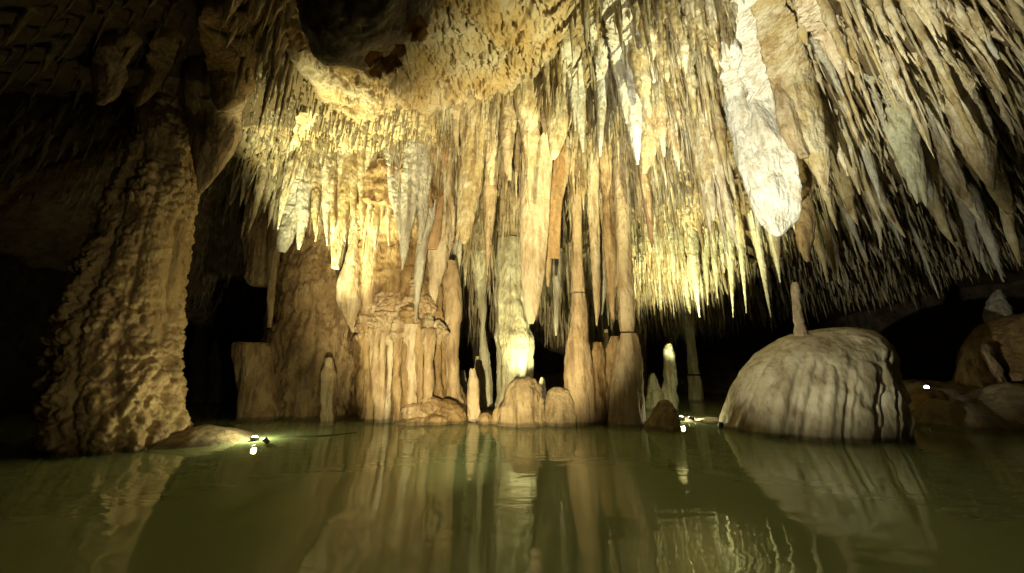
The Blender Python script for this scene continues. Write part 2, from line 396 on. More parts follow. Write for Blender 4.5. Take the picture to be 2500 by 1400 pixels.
# cave walls: one closed ring of rough rock
def wall():
    th = np.linspace(0, 2 * math.pi, 420, endpoint=False); zz = np.linspace(-1.2, 7.2, 50)
    T, Z = np.meshgrid(th, zz)
    ex = lambda c, p: np.sign(c) * np.abs(c) ** p
    X = 4 + 16.2 * ex(np.cos(T), .6); Y = 6.2 + 10.8 * ex(np.sin(T), .6)
    p = np.stack([X, Y, Z], -1); k = .9 * fbm(p * .45, 4, 70) + .25 * domes(p * 1.1, 71) + .35 * np.sin(Z * .8)
    nx, ny = np.cos(T), np.sin(T)
    V = np.stack([X - k * nx, Y - k * ny, Z], -1).reshape(-1, 3)
    return link('cave_wall', make_mesh('cave_wall', V, ring_faces(50, 420), None, M['wall']))
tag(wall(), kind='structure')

# ------------------------------------------------------------------ formations read off the photo
_ys = np.arange(1.6, 13.5, .04)
def under_ceiling(px, py, Y, gap):
    x, yy, z = ray(px, py); q = _ys / yy; zz = H + z * q; hit = zz > ceil_z(x * q, _ys) - .02
    if not hit.any(): return Y
    return min(Y, float(_ys[np.argmax(hit)]) - gap)
def sweep(g, pts, Y, sides=28, rings=44, asp=1.0, to_ceiling=False, to_floor=False, hug=True, it=4, flare=1.15, seed=None, **kw):
    """pts: (px, py, half width px[, Y]) from one end to the other"""
    K = []
    for q in pts:
        y = q[3] if len(q) > 3 else Y
        if to_ceiling and hug and q[1] > -80: y = max(1.8, under_ceiling(q[0], q[1], y, .75 * q[2] / F * depth_of(q[0], q[1], y)))
        c = P(q[0], q[1], y); K.append((*c, q[2] / F * depth_of(q[0], q[1], y)))
    if to_ceiling:
        c = K[0]; zc = float(ceil_z(np.array([c[0]]), np.array([c[1]]))[0]) + .12
        if zc > c[2] + .05:
            K.insert(0, (c[0] + (c[0] - K[1][0]) * .3, c[1], zc, c[3] * flare))
    if to_floor:
        c = K[-1]; K.append((c[0], c[1], min(-.35, c[2] - .3), c[3] * 1.04))
    A, u = smooth_resample(K, rings, it)
    sd = random.random() * 50 if seed is None else seed
    g.add(*body(A[:, :3], A[:, 3], A[:, 3] * asp, sides, seed=sd, **kw))
    return K
def base_of(K, hang=True):
    k = K[0] if hang else K[-2] if len(K) > 1 else K[-1]
    return np.array([k[0], k[1], k[2] if hang else 0.0])
HANG = dict(ribs=(.03, 8, .08), rough=(.028, 7), knob=(.014, 13))
def stal(label, pts, Y, mat='cream', name='stalactite', cat='stalactite', group=None, asp=1., sides=44, rings=80, extra=None, **kw):
    """hanging stone"""
    k = dict(HANG); k.update(kw); g = Geo()
    K = sweep(g, pts, Y, sides, rings, asp, True, **k)
    b = base_of(K)
    for e in (extra or []): sweep(g, e[0], e[1] if len(e) > 1 else Y, sides, rings, asp, True, **k)
    o = g.obj(name, M[mat], b); tag(o, label, cat, group); return o
def gmite(label, pts, Y, mat='sand', name='stalagmite', cat='stalagmite', group=None, asp=1., sides=60, rings=80, extra=None, floor=True, parent=None, **kw):
    """standing stone; pts from tip down to the water"""
    k = dict(ribs=(.03, 5, .15), rough=(.05, 5), knob=(.016, 12)); k.update(kw); g = Geo()
    K = sweep(g, pts, Y, sides, rings, asp, False, floor, **k)
    b = base_of(K, False)
    if not floor: b = np.array(K[-1][:3])
    for e in (extra or []): sweep(g, e[0], e[1] if len(e) > 1 else Y, sides, rings, asp, False, floor, **k)
    o = g.obj(name, M[mat], b, parent)
    if label: tag(o, label, cat, group)
    return o

# --- great popcorn column on the left
g = Geo()
K = sweep(g, [(440,235,100,4.95),(424,300,72,4.95),(402,380,62,4.95),(388,450,76,4.92),(364,540,84,4.9),(338,640,90,4.88),(316,740,98,4.86),(292,840,108,4.85),(286,940,118,4.82),(288,1040,124,4.8),(292,1150,126,4.8)], 4.9,
      sides=280, rings=340, asp=.85, to_ceiling=True, hug=False, to_floor=True, knob=None, ribs=(.05, 3.2, .1), rough=(.03, 5), seed=3)
b = body
# second, finer growth of knobs on the same skin
V = g.V[0]; n = len(V) - 1; c0 = V[:n].reshape(340, 280, 3); d0 = c0 - c0.mean(1, keepdims=True); d0[..., 2] = 0
d0 /= np.linalg.norm(d0, axis=-1, keepdims=True) + 1e-9
def bead(f, st, sd, wv):
    q = c0 * np.array([f, f, f * st]); q = q + wv * np.stack([vnoise(q * .7, sd + 1), vnoise(q * .7, sd + 2), vnoise(q * .7, sd + 3)], -1)
    f1, f2 = voro(q, sd); return np.sqrt(np.clip(1 - (f1 / .66) ** 2, .02, 1)) - .35 * np.clip(1 - (f2 - f1) / .10, 0, 1)
ar = np.clip(fbm(c0 * 1.3, 2, 83) * 1.5 + .75, .25, 1.2)
th0 = np.arctan2(d0[..., 1], d0[..., 0])
wob = th0 * 4.6 + .9 * fbm(c0 * np.array([.9, .9, .7]), 3, 86)
cord = np.sqrt(np.abs(np.sin(wob * 1.0)))                               # vertical strings of beads
f1_, f2_ = voro(np.stack([np.floor(wob / math.pi) * 7.3, 0 * wob, c0[..., 2] * 4.6 + .5 * vnoise(c0 * 2, 87)], -1), 88)
c1 = c0 + d0 * (.05 * cord + .03 * cord * np.clip((f2_ - f1_) * 3, 0, 1) ** .5 + .075 * ar * bead(5.2, .85, 80, .3) + .034 * ar * bead(10.5, 1.0, 90, .2) + .012 * bead(21., 1., 95, .1) - .10)[..., None]
V[:n] = c1.reshape(-1, 3)
o = g.obj('cave_column', M['popcorn'], (K[-1][0], K[-1][1], 0)); tag(o, 'massive leaning brown column covered in bulbous knobs rising from the water', 'cave column')

# --- flowstone lips where that column meets the ceiling
def lip(label, pts, Y, mat='tan', **kw):
    return stal(label, pts, Y, mat, 'flowstone_drapery', 'drapery', None, asp=.6, sides=60, rings=60, ribs=(.03, 6, .12), rough=(.03, 4), knob=(.015, 9), **kw)
lip('rounded amber flowstone lip bulging from the ceiling above the left column', [(548,60,62),(562,125,60),(568,190,50),(558,235,36),(542,264,16),(536,270,3)], 4.45, 'brown')
lip('tapering amber drapery clinging to the right side of the left column', [(528,230,66),(526,300,56),(520,365,42),(508,420,24),(493,462,9),(488,472,3)], 4.8, 'brown')
lip('pale rounded drapery in the dark to the left of the leaning column', [(275,130,32),(268,180,34),(258,225,26),(245,255,8)], 4.0, 'brown')
lip('narrow slanting drapery in the dark just above the leaning column', [(400,110,26),(385,170,24),(360,225,16),(335,258,4)], 4.2, 'brown')

# --- dark pendant of rock near the camera at the top
g = Geo()
K = sweep(g, [(905,-60,150,2.75),(900,0,142,2.75),(878,45,126,2.75),(856,85,98,2.75),(832,118,62,2.75),(812,140,34,2.75),(805,152,6,2.75)], 2.75, sides=120, rings=90, asp=.8, to_ceiling=True, ribs=(.05, 4, .4), rough=(.05, 4), knob=(.03, 7), seed=8)
sweep(g, [(1010,-40,40,2.9),(1015,10,36,2.9),(1005,50,26,2.9),(990,85,8,2.9)], 2.9, sides=60, rings=50, to_ceiling=True, ribs=(.03, 6, .3), rough=(.03, 6), seed=9)
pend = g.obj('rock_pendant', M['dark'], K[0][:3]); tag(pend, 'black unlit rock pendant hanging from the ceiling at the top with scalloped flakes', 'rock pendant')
def flake(px, py, w, h, Y, rot, mat):
    c = P(px, py, Y); s = depth_of(px, py, Y) / F
    n, r = 26, 9
    V = []
    for j in range(r):
        t = j / (r - 1)
        for i in range(n):
            a = -1.25 + 2.5 * i / (n - 1)
            rad = t * (1 + .13 * math.sin(a * 6 + px) * t + .06 * math.sin(a * 15))
            x = math.sin(a) * w * s * rad; z = -math.cos(a) * h * s * rad; y = .16 * w * s * (1 - t * t) * -1 + .05 * w * s * math.sin(a * 5)
            x, z = x * math.cos(rot) - z * math.sin(rot), x * math.sin(rot) + z * math.cos(rot)
            V.append((c[0] + x, c[1] + y, c[2] + z))
    V = np.array(V); V2 = V + np.array([0, .02, .004]); N = len(V); Q = []
    for j in range(r - 1):
        for i in range(n - 1):
            a = j * n + i; Q += [(a, a + 1, a + n + 1, a + n), (N + a, N + a + n, N + a + n + 1, N + a + 1)]
    for i in range(n - 1): a = (r - 1) * n + i; Q.append((a, a + 1, N + a + 1, N + a))
    for j in range(r - 1):
        for i in (0, n - 1): a = j * n + i; Q.append((a, a + n, N + a + n, N + a))
    base = c; L_ = Vector(pend.location)
    return link('flake', make_mesh('flake', np.concatenate([V, V2]) - np.array(L_), Q, None, M[mat]), pend)
for q in [(905,128,26,44,2.35,.5,'flake'),(935,140,22,36,2.33,-.1,'flake'),(968,136,26,48,2.35,-.45,'flake'),(918,162,20,32,2.4,.25,'flake'),(990,112,20,40,2.4,-.8,'flake'),(1030,40,26,66,2.4,-.35,'flake'),(1040,66,18,50,2.4,-.55,'flake')]: flake(*q)

# --- big hanging stones, left to right
S = stal
S('blunt brown block of fused stalactites hanging at the dark left edge', [(648,500,44),(645,560,44),(640,620,36),(636,670,32),(632,692,28),(632,699,16)], 7.2, 'tan', 'stalactite_block', asp=.7, ribs=(.04,7,.08))
S('long thin stalactite with broken tip beside the blunt brown block', [(676,560,15),(668,640,11),(662,720,7),(659,785,5),(658,800,5)], 7.0, 'tan')
S('grey blunt crusty stalactite left of the bright stalactite cluster', [(718,420,22),(710,500,24),(700,560,20),(692,600,13),(688,616,8)], 6.7, 'grey', knob=(.03,14), asp=.7)
S('grey pointed stalactite between the crusty one and the bright cluster', [(742,480,14),(738,540,11),(732,590,6),(729,610,2)], 6.6, 'grey')
S('yellow stalactite with a clean sawn flat end', [(832,470,24),(828,540,20),(824,600,13),(821,640,9),(820,656,8.5)], 6.3, 'cream', rough=(.01,9))
S('long slanting yellow stalactite at the left of the lit fringe', [(745,290,16,5.9),(722,380,13),(700,460,9),(684,530,4),(678,560,1.5)], 6.2, 'cream')
S('broad grey ragged stalactite cluster over the brown flowstone', [(1012,400,27),(1006,450,25),(1000,510,19),(990,570,13),(984,640,4),(982,660,2)], 6.05, 'grey', 'stalactite_cluster', extra=[([(1035,420,22),(1030,500,14),(1028,560,8),(1024,596,3)],6.1),([(962,400,18),(965,470,13),(975,540,8),(980,600,3)],6.0)], knob=(.03,13))
S('long grey pointed stalactite reaching down in front of brown flowstone', [(1045,520,16),(1032,600,12),(1022,680,9),(1017,740,5),(1015,788,2)], 6.4, 'grey', rough=(.008,9))
S('glistening amber drapery with a broken bright edge', [(1072,380,20),(1068,450,21),(1062,530,18),(1058,590,16),(1055,610,12)], 6.5, 'orange', 'flowstone_drapery', 'drapery', asp=.25, ribs=(.02,12,.05), knob=None)
S('wedge shaped tan stalactite above the brown flowstone shoulder', [(1075,560,32),(1072,620,26),(1062,680,15),(1056,740,7),(1054,790,3)], 6.9, 'pink', asp=.7)
S('fat smooth white stalactite with a rounded tip', [(1168,290,22),(1158,370,29),(1147,450,28),(1139,520,23),(1135,570,16),(1133,590,10),(1133,597,3)], 5.5, 'cream', ribs=(.012,8,.1), asp=.7)
S('small blunt stalactite hanging right of the fat white stalactite', [(1195,300,16),(1196,370,13),(1198,420,9),(1199,452,5)], 5.4, 'cream')
S('slim tan stalactite hanging in front of the grey back curtain', [(1200,380,20),(1196,480,14),(1193,570,9),(1191,640,4),(1190,672,1.5)], 6.1, 'tan')
S('slender yellow stalactite in front of the long pinkish stalactite', [(1290,250,30),(1296,330,20),(1296,400,12),(1295,470,7),(1295,515,3)], 5.3, 'cream')
S('ragged tan stalactite hanging between the slim tan and slender yellow ones', [(1240,270,20),(1240,340,15),(1240,410,10),(1245,440,5)], 5.3, 'pink')
S('longest smooth pinkish stalactite, flat and blade-like, nearly reaching the lit column', [(1312,320,36),(1310,420,38),(1305,520,36),(1302,620,32),(1300,700,25),(1299,760,17),(1296,792,6)], 6.0, 'pink', asp=.45, ribs=(.012,7,.06), knob=None, rough=(.012,5))
S('flat amber drapery with a square cut lower edge', [(1372,340,14),(1363,430,15),(1355,530,15),(1352,610,15),(1351,632,14)], 6.1, 'orange', 'flowstone_drapery', 'drapery', asp=.3, ribs=(.01,14,.04), knob=None, rough=(.005,9))
S('thin wavy tan drapery beside the square cut amber drapery', [(1392,330,10),(1378,430,9),(1352,540,8),(1340,640,6),(1338,700,3)], 6.15, 'tan', 'flowstone_drapery', 'drapery', asp=.6)
S('short tan wedge of flowstone under the ceiling above the joined column', [(1368,240,32),(1366,300,28),(1358,350,19),(1353,380,9),(1352,390,3)], 5.0, 'cream', asp=.6, knob=(.006,16))
S('cream wedge hanging left of the olive stalactite curtain', [(1590,270,26),(1588,330,22),(1582,380,16),(1576,412,9),(1574,424,3)], 5.2, 'cream', asp=.6)
S('thin red-brown stalactite tapering to a point beside the tall column', [(1566,360,14),(1574,430,12),(1582,510,9),(1589,570,5),(1592,604,2)], 6.0, 'red', knob=None)
S('long cream stalactite just right of the jointed column', [(1446,360,15),(1446,480,14),(1450,600,12),(1455,700,9),(1457,760,6),(1457,796,2)], 6.7, 'pink', knob=None)
S('long knobbly grey stalactite between the long cream and dark brown ones', [(1466,380,12),(1468,500,12),(1474,620,10),(1472,720,6),(1468,770,2)], 7.1, 'grey')
S('long dark brown stalactite close against the tall column', [(1478,360,14),(1484,480,14),(1488,600,13),(1492,700,9),(1496,780,3)], 6.8, 'tan', knob=None)
S('knobbly white stalactite left of the jointed column', [(1360,560,16),(1360,640,13),(1359,720,8),(1358,790,5),(1358,820,2)], 7.6, 'grey', knob=(.025,14))
# blown white bundles under the ceiling
W = dict(knob=(.03,13), ribs=(.03,10,.1), rough=(.02,9))
S('brightest white stalactite bundle in the middle of the ceiling', [(1512,20,34),(1525,100,33),(1533,180,26),(1543,260,19),(1550,330,12),(1555,380,6),(1557,402,2)], 4.6, 'white', 'stalactite_cluster', extra=[([(1500,60,16),(1510,150,13),(1522,230,9),(1530,300,3)],4.5),([(1548,90,16),(1556,180,13),(1560,250,8),(1562,300,3)],4.65)], **W)
S('short white stalactite bundle right of the brightest bundle', [(1578,50,22),(1583,110,20),(1590,160,13),(1597,200,4)], 4.5, 'white', 'stalactite_cluster', **W)
S('white stalactite with a long thin point left of the brightest bundle', [(1470,120,14),(1470,200,12),(1468,280,9),(1466,340,6),(1465,382,2)], 4.9, 'white', **W)
S('white stalactite cluster leftmost of the blown bright ones', [(1400,150,22),(1408,220,18),(1415,290,12),(1420,340,6),(1424,372,2)], 4.9, 'white', 'stalactite_cluster', extra=[([(1385,120,14),(1395,200,12),(1402,280,5),(1405,320,2)],4.8)], **W)
S('small white stalactite just above the tall thin one', [(1440,60,12),(1450,110,10),(1462,150,6),(1470,172,2)], 4.3, 'white', **W)
# the great white bulb
g = Geo()
K = sweep(g, [(1838,20,30,5.0),(1850,100,36,5.05),(1860,180,42,5.1),(1864,260,47,5.1),(1868,330,52,5.1),(1880,400,55,5.1),(1890,460,53,5.1),(1897,510,43,5.1),(1901,545,29,5.1),(1901,568,15,5.1),(1900,577,4,5.1)], 5.1, sides=130, rings=150, asp=.8, to_ceiling=True, ribs=(.06, 3.2, .18), rough=(.05, 3), knob=(.018, 5, .5, .9), seed=21)
sweep(g, [(1790,150,26,5.2),(1800,240,24,5.2),(1815,330,22,5.2),(1830,420,18,5.15),(1850,500,14,5.15),(1866,550,5,5.1)], 5.2, sides=50, rings=80, to_ceiling=True, ribs=(.03,6,.15), rough=(.03,5), knob=(.02,9), seed=22)
bulb = g.obj('stalactite', M['white'], K[0][:3]); tag(bulb, 'huge glaring white stalactite ending in a rounded bulb', 'stalactite')
S('short thin stalactite poking out below the white bulb', [(1890,520,10),(1895,570,8),(1899,610,5),(1902,634,1.5)], 6.2, 'cream')
S('orange-tinged broken stalactite tip right behind the white bulb', [(1962,440,16),(1964,520,16),(1967,580,16),(1968,610,12),(1972,640,3)], 6.4, 'tan')
S('massive slanting beige stalactite right of the white bulb', [(1880,20,34,4.5),(1905,110,40,4.55),(1935,200,42,4.6),(1962,280,38,4.6),(1985,350,30,4.6),(2003,410,18,4.6),(2012,450,8,4.6),(2016,468,2,4.6)], 4.6, 'cream', asp=.8, sides=60, rings=80, knob=(.02,18), ribs=(.02,6,.12))
S('tan rounded drapery folded against the beige stalactite', [(1912,200,16,4.6),(1918,265,24,4.6),(1932,320,26,4.6),(1952,360,19,4.6),(1966,385,8,4.5)], 4.5, 'pink', 'flowstone_drapery', 'drapery', asp=.6, sides=50, rings=60, ribs=(.05,7,.15))
S('thick beige stalactite cut by the top edge above the beige giant', [(1985,-30,40,3.9),(2005,30,37,3.9),(2030,90,26,3.9),(2048,140,15,3.9),(2058,190,3,3.9)], 3.9, 'pink', asp=.8, sides=50, rings=60)
S('pair of thin cream spurs beside the top of the beige giant', [(1935,0,12,3.9),(1948,50,11,3.9),(1965,95,7,3.9),(1970,110,2,3.9)], 3.9, 'cream', 'stalactite_cluster', extra=[([(1900,0,10,4.0),(1930,50,10,4.0),(1955,85,8,4.0),(1968,106,3,4.0)],4.0)])
S('pale greenish stalactite of fused columns on the right', [(2176,200,15,4.9),(2192,270,23,4.9),(2206,340,26,4.9),(2220,400,21,4.9),(2232,455,11,4.9),(2240,497,2,4.9)], 4.9, 'green', asp=.8, sides=60, rings=80, ribs=(.04,7,.1), extra=[([(2236,380,12,4.85),(2246,430,9,4.85),(2258,490,5,4.85),(2262,505,2,4.85)],4.85)])
S('largest cream stalactite near the right edge, thick and granular', [(2275,60,18,4.1),(2298,130,18,4.15),(2326,200,27,4.2),(2355,270,32,4.2),(2380,340,30,4.2),(2400,400,21,4.2),(2416,440,11,4.2),(2425,466,3,4.2)], 4.2, 'cream', asp=.8, sides=70, rings=90, knob=(.02,18), ribs=(.025,6,.12))
S('orange wedge hanging from the ceiling at the upper right', [(2190,-30,24,3.4),(2205,5,20,3.4),(2222,30,10,3.4),(2230,42,3,3.4)], 3.4, 'orange', asp=.5, knob=None)
S('yellow knobbly stalactite hanging high at the upper right', [(2315,20,12,3.6),(2330,50,13,3.6),(2340,75,9,3.6),(2345,92,3,3.6)], 3.6, 'cream')
S('lone white stalactite with thin point against the black right wall', [(2365,60,14,3.5),(2400,120,17,3.5),(2420,160,9,3.5),(2440,210,3,3.5),(2452,230,1,3.5)], 3.5, 'cream')
S('blunt yellow stalactite at the lower right edge', [(2415,400,18,5.0),(2440,460,19,5.0),(2460,500,15,5.0),(2472,522,5,5.0)], 5.0, 'cream', asp=.8)
# slim single stalactites on the right, each from (x0,y0) to (x1,y1)
slim = [(2105,55,2150,170,9,4.1),(2160,105,2225,235,9,4.2),(2065,115,2140,315,14,4.6),(2120,190,2160,310,8,4.7),(2240,150,2330,385,12,4.6),(2260,130,2310,260,9,4.3),(2000,105,2060,235,10,4.4),
 (2010,280,2070,430,10,5.2),(2060,330,2100,475,10,5.6),(2100,330,2150,495,10,5.7),(2135,460,2210,580,10,6.3),(2165,320,2195,420,9,5.3),(2258,230,2300,360,9,4.8),(2300,350,2360,470,10,5.3),(2070,480,2095,550,9,6.4),
 (2250,390,2280,510,10,5.5),(2330,430,2395,540,13,5.4),(2275,395,2300,480,9,5.6),(2390,60,2440,145,9,3.4),(2310,120,2345,180,9,3.9),(2410,330,2440,420,11,4.6),(2375,490,2450,690,10,6.3),(2455,510,2492,650,10,6.0),
 (1990,560,2020,690,9,7.6),(2060,500,2120,640,8,7.2),(2140,540,2150,610,6,7.0),(2030,600,2050,695,8,8.0),(2360,540,2390,640,10,6.6),(2290,520,2330,600,9,6.3),(2440,260,2475,330,8,4.3)]
for i, (x0, y0, x1, y1, w, Y) in enumerate(slim):
    n = 6; pts = []
    for k in range(n):
        t = k / (n - 1); bow = math.sin(t * math.pi) * 3 * (1 if i % 2 else -1)
        pts.append((x0 + (x1 - x0) * t + bow, y0 + (y1 - y0) * t, max(1.2, w * (1 - t) ** .6 * (1 + .18 * math.sin(i + k * 2.1)))))
    S('slim pale slanting stalactite standing out from the right-hand ceiling', pts, Y, 'cream' if i % 3 else 'grey', group='slim slanting stalactites on the right', sides=14, rings=40, knob=(.014, 17))
# long pointed ones in the far bright fringe
for i, (x0, y0, x1, y1, w, Y) in enumerate([(1690,600,1708,775,13,8.4),(1722,600,1728,745,9,8.5),(1600,540,1612,705,9,8.0),(1640,560,1645,690,9,8.2),(1578,500,1570,640,9,7.8),(1740,570,1752,728,9,8.4),(1780,560,1790,775,10,8.2),(1806,560,1822,765,8,8.1),(1845,560,1882,775,10,8.0),(1560,560,1562,690,7,8.2),(1660,580,1668,680,8,8.3),(1890,590,1905,690,8,7.9)]):
    pts = [(x0 + (x1 - x0) * t, y0 + (y1 - y0) * t, max(1, w * (1 - t) ** .8)) for t in np.linspace(0, 1, 6)]
    S('long pointed pale stalactite in the bright fringe between the tall column and the dome', pts, Y, 'green', group='pointed stalactites of the far bright fringe', sides=16, rings=44, knob=(.025, 15))
# bright ribbed cluster under the hot spot
for i, (x0, y0, x1, y1, w, Y) in enumerate([(770,400,772,575,13,6.2),(795,390,800,600,12,6.1),(850,400,840,590,13,6.1),(868,390,862,560,12,6.05),(888,400,882,580,13,6.1),(905,395,900,560,12,6.1),(922,400,918,610,13,6.15),(940,390,935,540,12,6.1),(955,420,948,600,11,6.2),(815,420,815,560,10,6.1),(780,470,768,590,8,6.4),(1100,470,1106,560,9,6.1),(1150,250,1140,350,12,5.3),(1215,280,1205,420,12,5.5),(1110,270,1120,380,11,5.4),(1268,300,1262,430,11,5.6),(1320,240,1330,330,12,5.2),(1228,420,1232,475,9,6.2),(640,360,600,500,11,6.6),(620,340,575,450,10,6.5),(670,400,645,520,11,6.6),(600,420,560,500,9,6.9),(690,440,665,560,10,6.7)]):
    pts = [(x0 + (x1 - x0) * t + 2.5 * math.sin(i + 5 * t), y0 + (y1 - y0) * t, max(1.3, w * (1 - t) ** .55 * (1 + .12 * math.sin(i * 2 + t * 11)))) for t in np.linspace(0, 1, 9)]
    hot = i < 12; side = x0 > 700
    S('knobbly yellow stalactite packed under the glaring patch left of centre' if hot else ('tan stalactite along the rim of the bare spongy ceiling' if side else 'greyish stalactite hanging left of the glaring patch toward the leaning column'), pts, Y, 'cream' if hot or not side else 'pink',
      group='knobbly stalactites under the glaring patch' if hot else ('stalactites along the rim of the bare ceiling' if side else 'greyish stalactites by the leaning column'), sides=18, rings=60, knob=(.03, 14))

# --- columns and standing stones of the middle
g = Geo()
K = sweep(g, [(1400,340,17),(1404,450,14),(1408,560,12),(1410,650,13),(1411,700,17),(1411,714,17)], 6.55, 26, 70, .9, True, ribs=(.012,8,.06), rough=(.012,6))
sweep(g, [(1411,718,15),(1413,760,19),(1412,800,21),(1408,830,26),(1412,900,33),(1415,970,36),(1418,1040,38)], 6.55, 44, 70, .9, False, True, ribs=(.02,6,.1), rough=(.018,7))
o = g.obj('cave_column', M['tan'], (K[-1][0], K[-1][1], 0)); tag(o, 'slender jointed tan column, left one of the standing pair right of centre', 'cave column')
g = Geo()
K = sweep(g, [(1512,380,15),(1516,450,17),(1520,540,17),(1524,640,18),(1528,730,19),(1530,790,19),(1530,810,17)], 6.4, 34, 100, .9, True, ribs=(.008,6,.2), rough=(.016,6), band=(.014,9))
sweep(g, [(1533,815,18),(1535,830,22),(1532,880,32),(1530,950,38),(1530,1010,42),(1530,1042,46)], 6.4, 50, 70, .9, False, True, ribs=(.02,5,.1), rough=(.02,7))
o = g.obj('cave_column', M['pink'], (K[-1][0], K[-1][1], 0)); tag(o, 'tall banded pinkish column with a ring-like joint, right one of the standing pair', 'cave column')
gmite('slim brown stalagmite squeezed between the standing pair of columns', [(1458,836,8),(1459,860,14),(1458,930,17),(1458,1000,22),(1458,1040,26)], 6.6, 'brown')
gmite('brown stalagmite leaning on the tall banded column', [(1500,822,8),(1498,845,15),(1495,920,20),(1492,1000,24),(1490,1040,28)], 6.7, 'brown')
gmite('thin white stalagmite standing behind the gap of the column pair', [(1480,805,4),(1480,830,6),(1481,880,7),(1482,940,8)], 8.2, 'pink', sides=20)
# greenish-lit column
g = Geo()
K = sweep(g, [(1246,700,36),(1247,745,38),(1252,790,38),(1256,820,47),(1258,850,46),(1256,880,42),(1256,930,41),(1252,980,39),(1250,1015,42)], 8.3, 90, 110, .9, True, True, ribs=(.05,6,.1), rough=(.03,5), band=(.03,4), knob=(.015,14))
o = g.obj('cave_column', M['green'], (K[-1][0], K[-1][1], 0)); tag(o, 'thick ribbed yellow-green column lit from below at the centre', 'cave column')
g = Geo()
K = sweep(g, [(1172,640,20),(1176,740,12),(1179,800,5),(1180,840,9),(1182,900,15),(1184,960,18),(1184,1010,20)], 9.0, 36, 80, .9, True, True, ribs=(.03,6,.15), rough=(.03,5), knob=(.02,9))
sweep(g, [(1166,870,4),(1166,900,8),(1172,960,12),(1176,1010,16)], 8.9, 24, 40, .9, False, True, ribs=(.02,6,.15))
o = g.obj('cave_column', M['green'], (K[-1][0], K[-1][1], 0)); tag(o, 'pale hourglass column with a thin waist left of the lit column', 'cave column')
gmite('small grey stalagmite in the black gap left of the hourglass column', [(1130,905,4),(1132,940,10),(1134,1000,13)], 9.2, 'grey', sides=24)
g = Geo()
K = sweep(g, [(1676,740,14),(1682,800,12),(1688,850,10),(1692,900,11),(1694,914,13)], 11.0, 26, 50, 1, True, ribs=(.02,6,.1), rough=(.03,4))
sweep(g, [(1694,918,14),(1697,935,15),(1700,980,17)], 11.0, 26, 30, 1, False, True, rough=(.03,4))
o = g.obj('cave_column', M['green'], (K[-1][0], K[-1][1], 0)); tag(o, 'far thin column standing in dark water between tall column and dome', 'cave column')
g = Geo()
K = sweep(g, [(1566,760,16),(1568,820,12),(1570,870,9),(1574,920,8),(1578,980,10)], 11.5, 24, 60, 1, True, True, rough=(.03,4))
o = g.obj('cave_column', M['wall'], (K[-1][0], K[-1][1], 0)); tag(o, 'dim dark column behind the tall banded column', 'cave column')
gmite('knobbly pale stalagmite behind the conical rock right of the tall column', [(1632,840,5),(1632,855,11),(1634,900,13),(1634,950,15),(1634,1000,19)], 8.6, 'green', knob=(.02,12))
gmite('low pale stalagmite of stacked lumps left of the knobbly stalagmite', [(1594,912,4),(1594,930,9),(1596,950,14),(1600,980,22),(1602,1005,26)], 8.8, 'green', knob=(.03,9))
gmite('small pale stalagmite right behind the twin mounds', [(1323,922,4),(1323,935,8),(1325,980,10)], 7.6, 'pink', sides=24)
# flowstone masses
fb = dict(sides=150, rings=130)
g = Geo()
K = sweep(g, [(778,590,56),(772,650,76),(770,720,96),(768,800,106),(766,880,110),(766,960,110),(772,1035,118)], 7.9, 150, 130, .75, True, True, ribs=(.07,5,.12), rough=(.16,3), knob=(.045,8,.8))
o = g.obj('flowstone', M['brown'], (K[-2][0], K[-2][1], 0)); tag(o, 'large shadowy brown flowstone mass behind the small pointed stalagmite', 'flowstone')
fl = empty('flowstone', tuple(np.array([P(1000,1030,7.3)[0], 7.3, 0])))
g = Geo()
K = sweep(g, [(975,520,96),(982,600,104),(986,700,118),(992,790,120),(994,850,116),(996,930,116),(1008,990,124),(1014,1035,130)], 7.6, 170, 150, .7, True, True, ribs=(.07,5,.08), rough=(.13,3.2), knob=(.035,9,.7))
g.obj('flowstone_body', M['brown'], (fl.location.x, fl.location.y, 0), fl)
g = Geo()
sweep(g, [(1098,640,16),(1104,700,20),(1108,760,22),(1102,860,16),(1108,960,18),(1116,1010,24)], 7.3, 60, 90, .9, False, True, ribs=(.03,5,.08), rough=(.03,4))
g.obj('flowstone_edge', M['tan'], (fl.location.x, fl.location.y, 0), fl)
for i, (x, y, w, h) in enumerate([(888,800,22,40),(912,818,20,26),(936,790,26,36),(958,822,18,28),(980,796,24,44),(1006,782,26,40),(1026,816,20,34),(1046,800,18,40),(1070,812,16,30),(935,745,20,34),(1015,715,16,40),(965,738,24,38),(995,752,22,32),(1040,752,18,34),(905,752,16,30)]):
    g = Geo(); Y = 6.78 + (y < 770) * .08 + .05 * math.sin(i * 2.4)
    sweep(g, [(x, y - h, 3), (x, y - h * .7, w * .7), (x, y, w), (x, y + h * .6, w * .8), (x, y + h, w * .3)], Y, 64, 50, .8, False, False, rough=(.22,4), knob=(.09,6), ribs=(.04,8,.3))
    g.obj('ledge_lump', M['pink' if i in (3,4,7,8) else 'tan'], (fl.location.x, fl.location.y, 0), fl)
